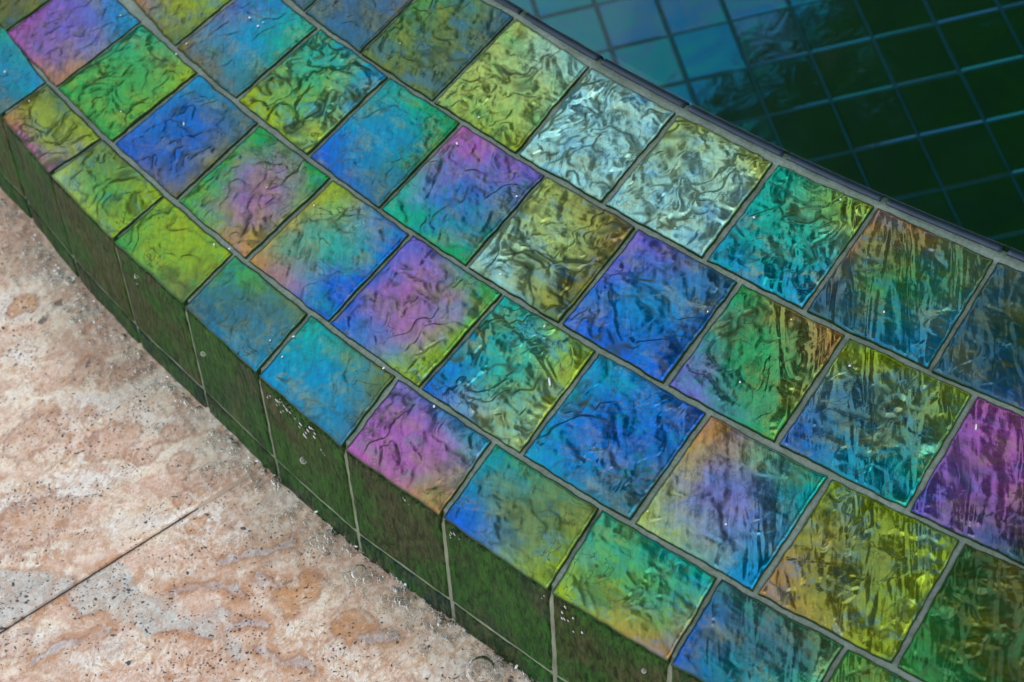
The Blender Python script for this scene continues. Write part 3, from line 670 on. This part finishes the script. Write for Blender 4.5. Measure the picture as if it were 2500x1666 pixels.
def stone_color(x, y):
    wx = x + 0.07 * fbm(x * 4, y * 4, 6, 81, 0.6); wy = y + 0.07 * fbm(x * 4, y * 4, 6, 82, 0.6)
    cream = lin((240, 224, 203)); pink = lin((230, 200, 182)); tan = lin((212, 176, 154)); rust = lin((194, 138, 92)); brown = lin((146, 104, 88))
    grey = lin((206, 205, 201)); white = lin((238, 230, 222))
    # bedding of the travertine: drawn-out bands
    a = math.radians(24); bu = wx * math.cos(a) - wy * math.sin(a); bv = wx * math.sin(a) + wy * math.cos(a)
    b = fbm(bu * 0.8 + 3, bv * 3.0, 5, 83, 0.55)
    c = np.where(b[..., None] < 0, cream + (white - cream) * np.clip(-b * 3, 0, 1)[..., None], cream + (pink - cream) * np.clip(b * 4.5, 0, 1)[..., None])
    rag = 0.05 * fbm(x * 14, y * 14, 4, 99, 0.65)
    b2 = fbm(bu * 1.5, bv * 3.2, 5, 84, 0.55) + rag; k = sstep(0.12, 0.16, b2) * 0.42 + sstep(0.22, 0.26, b2) * 0.3; c = c * (1 - k[..., None]) + tan * k[..., None]
    # contour-like rims around the darker clots
    for lv, cc_, wd in ((0.115, brown, 0.008), (0.145, rust, 0.012), (0.215, brown, 0.008), (-0.13, tan, 0.010)):
        k = np.exp(-((b2 - lv) / wd) ** 2) * 0.60; c = c * (1 - k[..., None]) + cc_ * k[..., None]
    # agate-like banding where the stone dissolved and grew again
    ag = fbm(wx * 1.3 + 2, wy * 1.3, 4, 97, 0.5); am_ = sstep(0.02, 0.22, fbm(x * 0.9 + 1.7, y * 0.9, 3, 98) + 0.12 * (7.2 - y) + 0.12)
    bd = np.sin(ag * 62.0); k = sstep(0.2, 0.95, bd) * 0.50 * am_; c = c * (1 - k[..., None]) + rust * k[..., None]
    k = sstep(0.55, 0.98, -bd) * 0.55 * am_; c = c * (1 - k[..., None]) + white * k[..., None]
    k = np.exp(-((bd - 0.1) / 0.10) ** 2) * 0.45 * am_; c = c * (1 - k[..., None]) + brown * k[..., None]
    pit = 0.03 + 0.95 * sstep(0.06, 0.24, fbm(bu * 1.6, bv * 3.0, 3, 85)) + 0.15 * am_
    for poly in ST['grey']:
        ins = inside(wx, wy, poly); d = seg_dist(wx, wy, poly, True); sgn = np.where(ins, d, -d)
        k = sstep(-0.012, 0.018, sgn) * (0.82 + 0.4 * fbm(x * 5, y * 5, 3, 96)); c = c * (1 - k[..., None]) + (grey * (0.86 + 0.2 * fbm(x * 6, y * 6, 3, 86))[..., None]) * k[..., None]
        pit = np.maximum(pit, k * 1.1)
        for off, wd, cc_, am in ((-0.010, 0.014, brown, .85), (-0.040, 0.022, rust, .7), (-0.10, 0.035, tan, .7)):
            k = np.exp(-((sgn - off) / wd) ** 2) * am * sstep(-0.35, 0.1, fbm(x * 3, y * 3, 2, 87)); c = c * (1 - k[..., None]) + cc_ * k[..., None]
    for poly in ST['vein']:
        d = seg_dist(wx, wy, poly, False) + 0.05 * fbm(x * 6, y * 6, 4, 95)
        for off, wd, cc_, am in ((0.0, 0.020, lin((178, 165, 168)), .9), (0.036, 0.013, brown, .85), (0.068, 0.022, rust, .75), (0.12, 0.035, tan, .6)):
            k = np.exp(-((d - off) / wd) ** 2) * am; c = c * (1 - k[..., None]) + cc_ * k[..., None]
    for kd, sx, sy, r in ST['spot']:
        d = np.hypot((wx - sx) * 0.8, (wy - sy) * 1.2) / r + 0.75 * fbm(x * 5, y * 5, 5, 88, 0.6)
        cc_ = {'t': tan, 'o': lin((205, 145, 82)), 'g': grey, 'k': lin((70, 55, 45)), 'w': white, 'p': pink}[kd]
        k = sstep(1.02, 0.92 if kd != 'w' else 0.3, d) * (0.85 if kd == 'k' else 0.62); c = c * (1 - k[..., None]) + cc_ * k[..., None]
        if kd in 'to':
            k = np.exp(-((d - 0.95) / 0.12) ** 2) * 0.55; c = c * (1 - k[..., None]) + brown * k[..., None]; pit = np.maximum(pit, 0.5 * sstep(1.1, 0.7, d))
    sp = fbm(x * 9, y * 9, 4, 89, 0.6); k = sstep(0.20, 0.27, sp) * 0.35; c = c * (1 - k[..., None]) + rust * k[..., None]
    k = sstep(0.20, 0.28, -sp) * 0.4; c = c * (1 - k[..., None]) + white * k[..., None]
    return c, np.clip(pit, 0, 1)

patio = empty('patio', (-4, 8, ZD)); tag(patio, 'cream and pink travertine paving, wet where the spa wall meets it', kind='structure')
je = np.array([0.9949, 0.1013]); jn = np.array([-0.1013, 0.9949]); J0 = np.array([-5.0429, 7.2886])
M_MORTAR = simple('dark_joint', (0.075, 0.062, 0.052), 0.9, 6.0, 0.3)  # dark strip laid in the gap to make the joint line darker
M_FILLER = simple('pale_joint_filler', (0.50, 0.40, 0.31), 0.8, 6.0, 0.2)
for nm_, u0_, u1_, mm_, zz_ in (('joint', -20.0, 1.98, M_MORTAR, -0.045), ('joint', 1.98, 3.9, M_FILLER, -0.012)):
    q_ = [(u0_, -0.024), (u1_, -0.024), (u1_, 0.024), (u0_, 0.024)]
    tp = [(J0[0] + je[0] * a + jn[0] * b, J0[1] + je[1] * a + jn[1] * b, ZD + zz_) for a, b in q_]; bt = [(x_, y_, z_ - 0.2) for x_, y_, z_ in tp]
    mesh_obj(nm_, tp + bt, [(0, 1, 2, 3), (0, 4, 5, 1), (1, 5, 6, 2), (2, 6, 7, 3), (3, 7, 4, 0)], mm_, patio, smooth=False)
def slab(i, j):
    u0, v0 = -2.0 + i * 8.0, j * 8.0
    g = 0.019
    if (i, j) in ((0, 0), (0, -1)):
        us = np.concatenate([[u0 + g, -1.0], np.arange(-0.98, 4.8, 0.0130), [5.5, u0 + 8 - g]])
        vs_ = np.concatenate([[g], np.arange(g + 0.006, 5.6, 0.0130), [6.5, 8 - g]]) if j == 0 else np.concatenate([[-8 + g, -4.2], np.arange(-4.0, -g - 0.006, 0.0130), [-g]])
    else:
        us = np.linspace(u0 + g, u0 + 8 - g, 40); vs_ = np.linspace(v0 + g, v0 + 8 - g, 40)
    U_, V_ = np.meshgrid(us, vs_, indexing='ij'); nu, nv = U_.shape
    eg = 0.006 * fbm(U_ * 9, V_ * 0 + j, 3, 90)
    V2_ = V_ + eg * (np.abs(V_ - v0 - g) < 0.001) + eg * (np.abs(V_ - v0 - 8 + g) < 0.001)
    X = J0[0] + je[0] * U_ + jn[0] * V2_; Y = J0[1] + je[1] * U_ + jn[1] * V2_
    # the slabs end under the spa wall
    rx = np.hypot(X - C[0], Y - C[1]); kq = np.where(rx < 30.2, 30.2 / np.maximum(rx, 1e-6), 1.0)
    X = C[0] + (X - C[0]) * kq; Y = C[1] + (Y - C[1]) * kq
    c, pit = stone_color(X, Y)
    e = np.minimum(np.minimum(U_ - u0 - g, u0 + 8 - g - U_), np.minimum(V_ - v0 - g, v0 + 8 - g - V_))
    Z = ZD + 0.006 * fbm(X * 3, Y * 3, 4, 91) - 0.010 * (1 - sstep(0, 0.02, e))
    Vv = np.stack([X, Y, Z], -1).reshape(-1, 3); F = grid_faces(nu, nv)
    nm = len(Vv); idx = np.arange(nm).reshape(nu, nv)
    ring = np.concatenate([idx[:, 0], idx[-1, 1:], idx[-2::-1, -1], idx[0, -2:0:-1]])
    low = Vv[ring].copy(); low[:, 2] -= 0.5; base = np.arange(len(ring)) + nm
    F = np.concatenate([F, np.stack([ring, base, np.roll(base, -1), np.roll(ring, -1)], 1)])
    cc = c.reshape(-1, 3); cc = np.concatenate([cc, cc[ring]]) * 1.0; pp = pit.ravel(); pp = np.concatenate([pp, pp[ring]])
    o = mesh_obj('slab', np.concatenate([Vv, low]), F, M_STONE, patio, True, {'stone': cc, 'pit': pp})
    return o
for i in (-2, -1, 0):
    for j in (-3, -2, -1, 0, 1, 2): slab(i, j)
g = mesh_obj('ground', [(-2000, -2000, ZD - 0.35), (2000, -2000, ZD - 0.35), (2000, 2000, ZD - 0.35), (-2000, 2000, ZD - 0.35)], [(0, 1, 2, 3)], M_GROUND, smooth=False)
# opening for the spa basin
gv = []; nseg = 120
for k_ in range(nseg):
    a = 2 * math.pi * k_ / nseg; gv.append((C[0] + 31.2 * math.cos(a), C[1] + 31.2 * math.sin(a), ZD - 0.35))
for k_ in range(nseg):
    a = 2 * math.pi * k_ / nseg; gv.append((C[0] + 2500 * math.cos(a), C[1] + 2500 * math.sin(a), ZD - 0.35))
gf = [(k_, nseg + k_, nseg + (k_ + 1) % nseg, (k_ + 1) % nseg) for k_ in range(nseg)]
bpy.data.objects.remove(g)
g = mesh_obj('ground', gv, gf, M_GROUND, smooth=False); tag(g, 'bare ground around the patio', kind='structure')

# shallow water spreading from the foot of the wall over the stone
th = np.linspace(3.30, 3.85, 900); rad = 31.34 + np.linspace(0, 1.7, 150)
T_, R_ = np.meshgrid(th, rad, indexing='ij'); dd = R_ - 31.34
ed = 1.15 + 0.45 * fbm(T_ * 26, T_ * 0 + 2, 3, 101)
xx = C[0] + R_ * np.cos(T_); yy = C[1] + R_ * np.sin(T_)
ch = np.exp(-dd / 0.22) + 0.35 * np.exp(-dd / 0.6)
z = ZD + 0.030 - 0.045 * sstep(ed - 0.5, ed, dd) + ch * 0.010 * fbm(xx * 7, yy * 7, 4, 102, 0.6)
V = np.stack([xx, yy, z], -1).reshape(-1, 3)
w = mesh_obj('shallow_water', V, grid_faces(len(th), len(rad))[:, ::-1].copy(), M_SHALLOW, attrs={'chop': (np.exp(-dd / 0.16) * 0.8 + 0.2 * np.exp(-dd / 0.5) + 0.010).ravel(), 'depth': (1 - sstep(ed - 1.0, ed - 0.25, dd)).ravel()})
tag(w, 'thin sheet of clear water spreading over the travertine at the foot of the wall', kind='structure')

# ------------------------------------------------------------------ bubbles, drops
def sphere(nr=8, ns=14):
    V = [(0, 0, 1)]; 
    for i in range(1, nr):
        a = math.pi * i / nr
        for j in range(ns): b = 2 * math.pi * j / ns; V.append((math.sin(a) * math.cos(b), math.sin(a) * math.sin(b), math.cos(a)))
    V.append((0, 0, -1)); F = []
    for j in range(ns): F.append((0, 1 + j, 1 + (j + 1) % ns))
    for i in range(nr - 2):
        for j in range(ns):
            a = 1 + i * ns + j; b = 1 + i * ns + (j + 1) % ns; F.append((a, a + ns, b + ns, b))
    l = len(V) - 1
    for j in range(ns): F.append((1 + (nr - 2) * ns + j, l, 1 + (nr - 2) * ns + (j + 1) % ns))
    return np.array(V), F
SV, SF = sphere()
SVl, SFl = sphere(5, 8)
def merged(name, items, mat, low=True, parent=None):
    bv, bf = (SVl, SFl) if low else (SV, SF); V = []; F = []; off = 0
    for (cx, cy, cz), (rx, ry, rz), rot in items:
        R_ = Matrix.Rotation(rot, 3, 'Z'); q = np.array([(R_ @ Vector((v[0] * rx, v[1] * ry, v[2] * rz)))[:] for v in bv]) + (cx, cy, cz)
        V.append(q); F += [tuple(a + off for a in f) for f in bf]; off += len(bv)
    return mesh_obj(name, np.concatenate(V), F, mat, parent)

clusters = [((-1.9808, 6.1781), 'bubbles bunched against the wall foot beside the blue-green riser tile', [(0, 0, .055), (.06, -.02, .03), (-.07, .01, .035), (-.03, -.07, .03), (.03, -.08, .034), (-.09, -.05, .026)]),
            ((-1.8144, 5.8415), 'string of bubbles on the wet tan stone near the middle of the wall foot', [(0, 0, .03), (.055, .02, .026), (-.05, .01, .034), (.0, -.06, .022), (.09, -.03, .02), (-.08, -.05, .02), (.05, -.07, .026)]),
            ((-1.5851, 5.4618), 'bubble row lying closest to the lower blue-green riser tiles', [(0, 0, .028), (.05, -.02, .034), (-.05, .02, .024), (.1, -.05, .024), (.03, .05, .02), (-.02, -.05, .022)]),
            ((-1.3924, 4.922), 'largest bubble with small ones beside it at the bottom edge', [(0, 0, .095), (.11, -.02, .035), (-.03, -.11, .04), (.07, -.10, .034), (-.11, .02, .03), (.12, .06, .02)]),
            ((-2.1689, 6.6336), 'chain of pale bubbles farthest from the bottom edge', [(0, 0, .034), (.06, -.01, .038), (-.055, .0, .03), (-.1, .01, .026), (-.02, -.06, .024)])]
for (cx, cy), lab, bl in clusters:
    e = empty('bubble_cluster', (cx, cy, ZD + 0.03)); tag(e, lab, 'bubbles', 'bubble clusters at the foot of the wall')
    for dx, dy, r in bl:
        dx *= 1.25; dy *= 1.25; r *= 1.3
        o = mesh_obj('bubble', np.array(SV) * (r, r, r * 0.8) + (cx + dx, cy + dy, ZD + 0.035 + r * 0.25), SF, M_BUBBLE, e, origin=(cx + dx, cy + dy, ZD + 0.03))
# froth of tiny bubbles where the falling film meets the paving
it = []
for k_ in range(2300):
    a = rng.uniform(3.40, 3.76); dens = 0.5 + 0.5 * float(fbm(np.array([a * 40]), np.array([1.0]), 2, 110)[0] * 2)
    if rng.random() > max(0.12, dens): continue
    r_ = 31.41 + rng.exponential(0.15); r_ = min(r_, 32.3); s_ = rng.uniform(0.010, 0.032) * (1.0 if rng.random() > .08 else 1.6)
    it.append(((C[0] + r_ * math.cos(a), C[1] + r_ * math.sin(a), ZD + 0.03 + s_ * 0.2), (s_, s_, s_ * .8), 0))
o = merged('froth', it, M_BUBBLE); tag(o, 'fine froth of tiny bubbles along the foot of the tiled wall', 'froth', kind='stuff')
it = []
for k_ in range(36):
    a = rng.uniform(3.42, 3.74); r_ = 31.39 + rng.exponential(0.05); s_ = rng.uniform(0.006, 0.013)
    it.append(((C[0] + r_ * math.cos(a), C[1] + r_ * math.sin(a), ZD + 0.04 + rng.uniform(0, .02)), (s_ * rng.uniform(.8, 2), s_, s_), rng.uniform(0, 3)))
o = merged('splash', it, M_GLINT); tag(o, 'white sparkles of splashing water along the foot of the wall', 'splash', kind='stuff')

# beads on the top tiles: tiny glints, painted white
it = []
for k_ in range(48):
    a = rng.uniform(3.40, 3.76); r_ = rng.uniform(27.2, 30.95); s_ = rng.uniform(0.005, 0.011)
    el = rng.uniform(1, 1.6) if rng.random() > .12 else rng.uniform(2.5, 5)
    it.append(((C[0] + r_ * math.cos(a), C[1] + r_ * math.sin(a), 0.018), (s_ * el, s_, s_ * .7), RIP + rng.normal(0, .7)))
o = merged('droplets', it, M_GLINT); tag(o, 'tiny water beads with glints painted white, scattered over the iridescent tiles', 'droplets', kind='stuff')

# trickles that hang over the outer edge of the top
def riser_pt(a, down, out=0.0):
    r_ = 30.965 + BAT * down + out; return np.array([C[0] + r_ * math.cos(a), C[1] + r_ * math.sin(a), -down])
def trickle(a, down, size, lab, npc, mat=M_GLINT_RIM):
    pts = []
    base = riser_pt(a, down, 0.015)
    lr = np.random.default_rng(int(a * 10000))
    its = []
    for q in range(npc):
        aa = a + lr.normal(0, size / 31.0 * 0.55); dn = down + lr.normal(0, size * 0.5)
        c_ = riser_pt(aa, max(0.07, dn), 0.02); s_ = size * lr.uniform(.14, .32)
        its.append((tuple(c_), (s_ * .55, s_ * .55, s_ * lr.uniform(0.9, 2.2)), lr.uniform(0, 3)))
    nb_ = len(its)
    for q in range(npc):
        c_ = np.array(its[q][0]) + np.array([math.cos(a), math.sin(a), 0.2]) * its[q][1][0] * 0.9; r_ = its[q][1]
        its.append((tuple(c_), (r_[0] * .35, r_[0] * .35, r_[2] * lr.uniform(.35, .7)), 0))  # thin white slivers paint the glints on the trickle
    o = merged('water_trickle', its, M_DROP, low=False)
    me_ = o.data; me_.materials.append(M_GLINT); k0 = len(SF) * nb_
    for pi in range(k0, len(me_.polygons)): me_.polygons[pi].material_index = 1
    tag(o, lab, 'water', 'trickles and drops running down the riser'); return o
    o = merged('water_trickle', its, mat, low=False); tag(o, lab, 'water', 'trickles and drops running down the riser'); return o
def th_px(x, y): return ang((x, y))
trk = [(-1.865, 7.30, .10, .10, 'clear trickle spilling over the top edge just right of the chipped yellow-green tile', 6),
       (-1.80, 7.13, .11, .10, 'second clear trickle over the edge under the muted grey-green tile', 6),
       (-1.70, 6.93, .13, .14, 'widest clear trickle breaking over the edge under the muted grey-green tile', 9),
       (-1.66, 6.80, .27, .07, 'single long white drop below the widest trickle', 3),
       (-1.56, 6.47, .12, .07, 'small clear trickle at the riser joint below the teal blue tile', 4),
       (-1.25, 5.95, .09, .06, 'row of clear beads over the edge below the teal blue tile', 5),
       (-1.02, 5.52, .09, .09, 'clear trickle at the corner below the pink and violet tile', 5),
       (-0.52, 4.58, .16, .12, 'foaming clear trickle below the blue and olive yellow tile', 8),
       (-0.64, 4.75, .10, .07, 'small clear trickle at the riser joint under the pink tile', 4),
       (-2.55, 9.1, .10, .07, 'clear beads over the edge under the grey-green tile far left', 4)]
for x_, y_, dn, sz, lab, npc in trk: trickle(th_px(x_, y_), dn, sz, lab, npc)
for (a_, dn, s_, lab) in ((th_px(-1.93, 7.0), .62, .045, 'round clear drop halfway down the riser below the widest trickle'), (th_px(-2.27, 8.2), .3, .032, 'small clear drop high on the riser under the yellow-green tile'),
                          (th_px(-0.25, 3.95), .25, .03, 'small clear drop high on the dark riser tile at the bottom')):
    c_ = riser_pt(a_, dn, 0.03)
    o = mesh_obj('water_drop', SV * (s_ * .6, s_ * .6, s_) + c_, SF, M_GLINT_RIM); tag(o, lab, 'water drop', 'trickles and drops running down the riser')

# ------------------------------------------------------------------ greenery mirrored in water and tiles, with an added row for dark reflections
def leaves(cent, size, rg, mat, name, parent):
    n_ = len(cent); L = size * rg.uniform(.7, 1.3, (n_, 1)); W = L * 0.45
    d = rg.normal(0, 1, (n_, 3)); d /= np.linalg.norm(d, axis=1, keepdims=True); e = rg.normal(0, 1, (n_, 3)); e = np.cross(d, e); e /= np.linalg.norm(e, axis=1, keepdims=True)
    V = np.stack([cent - d * L / 2, cent + e * W / 2, cent + d * L / 2, cent - e * W / 2], 1).reshape(-1, 3)
    F = np.arange(n_ * 4).reshape(n_, 4); return mesh_obj(name, V, F, mat, parent, smooth=False)
def tube(pts, rads, ns=10):
    V = []; F = []
    for i, (p, r) in enumerate(zip(pts, rads)):
        p = np.array(p, float); q = np.array(pts[min(i + 1, len(pts) - 1)], float) - np.array(pts[max(i - 1, 0)], float); q /= np.linalg.norm(q)
        a = np.cross(q, (0.3, 0.9, 0.1)); a /= np.linalg.norm(a); b = np.cross(q, a)
        for k_ in range(ns): t = 2 * math.pi * k_ / ns; V.append(p + r * (a * math.cos(t) + b * math.sin(t)))
    for i in range(len(pts) - 1):
        for k_ in range(ns): F.append((i * ns + k_, i * ns + (k_ + 1) % ns, (i + 1) * ns + (k_ + 1) % ns, (i + 1) * ns + k_))
    return V, F
tree = empty('tree', (74, 30, ZD - .3)); tag(tree, 'dark leafy tree spreading over the spa, seen mirrored in the water', 'tree')
V, F = tube([(74, 30, ZD - .4), (73, 31, 12), (70, 33, 28), (66, 34, 42), (60, 34, 56)], [3.4, 2.8, 2.5, 2.1, 1.4]); mesh_obj('trunk', V, F, M_BARK, tree)
for tip in ((22, 48, 66), (24, 34, 64), (20, 22, 66), (45, 10, 70), (40, 60, 70), (70, 60, 74), (85, 20, 70)):
    V, F = tube([(67, 34, 40), ((67 + tip[0]) / 2, (34 + tip[1]) / 2, 58), tip], [1.6, 0.9, 0.25], 8); mesh_obj('limb', V, F, M_BARK, tree)
edge_poly = [(38, 78), (31.0, 70), (27.0, 66), (23.5, 64), (18.5, 62.5), (13.5, 58.5), (13.2, 53), (14.6, 46.5), (14.8, 40.3), (14.2, 33), (10.5, 25.7), (5.5, 17.4), (1, 2), (40, -20), (80, -10), (105, 30), (90, 75), (50, 85)]
cs = rng.uniform((0, -25), (110, 90), (120000, 2)); wx = cs[:, 0] + 1.6 * fbm(cs[:, 0] * .25, cs[:, 1] * .25, 3, 121); wy = cs[:, 1] + 1.6 * fbm(cs[:, 0] * .25, cs[:, 1] * .25, 3, 122)
ins = inside(wx, wy, edge_poly); dist = seg_dist(wx, wy, edge_poly, True)
keep = ins & (rng.random(len(cs)) < (0.35 + 0.65 * sstep(0, 5, dist)))
cs = cs[keep]; dist = dist[keep]
zc = 60 + rng.uniform(-1, 1, len(cs)) * (2.0 + np.minimum(dist, 12) * 0.9) + np.minimum(dist, 14) * 0.6
lo = leaves(np.column_stack([cs, zc]), 2.1, rng, M_LEAF, 'foliage', tree); lo['kind'] = 'stuff'

added_hedge = empty('added_hedge', (20, 80, ZD - .3)); tag(added_hedge, 'unseen leafy screen added beyond the spa to darken reflections in the wet glass', 'added_hedge')  # out of view, added to darken what tiles and water reflect
hp = []
for k_ in range(26000):
    a = rng.uniform(-0.9, 2.9); r_ = 66 + rng.uniform(-3, 3); hp.append((C[0] + r_ * math.cos(a), C[1] + r_ * math.sin(a), rng.uniform(ZD - .3, 34 + 2 * math.sin(a * 9))))
lo = leaves(np.array(hp), 2.6, rng, M_LEAF, 'foliage', added_hedge); lo['kind'] = 'stuff'
th = np.linspace(-0.9, 2.9, 60); V = []
for a in th:
    for r_, z_ in ((64.5, ZD - .3), (64.5, 32), (67.5, 32), (67.5, ZD - .3)): V.append((C[0] + r_ * math.cos(a), C[1] + r_ * math.sin(a), z_))
mesh_obj('hedge_core', V, grid_faces(60, 4), M_BARK, added_hedge)
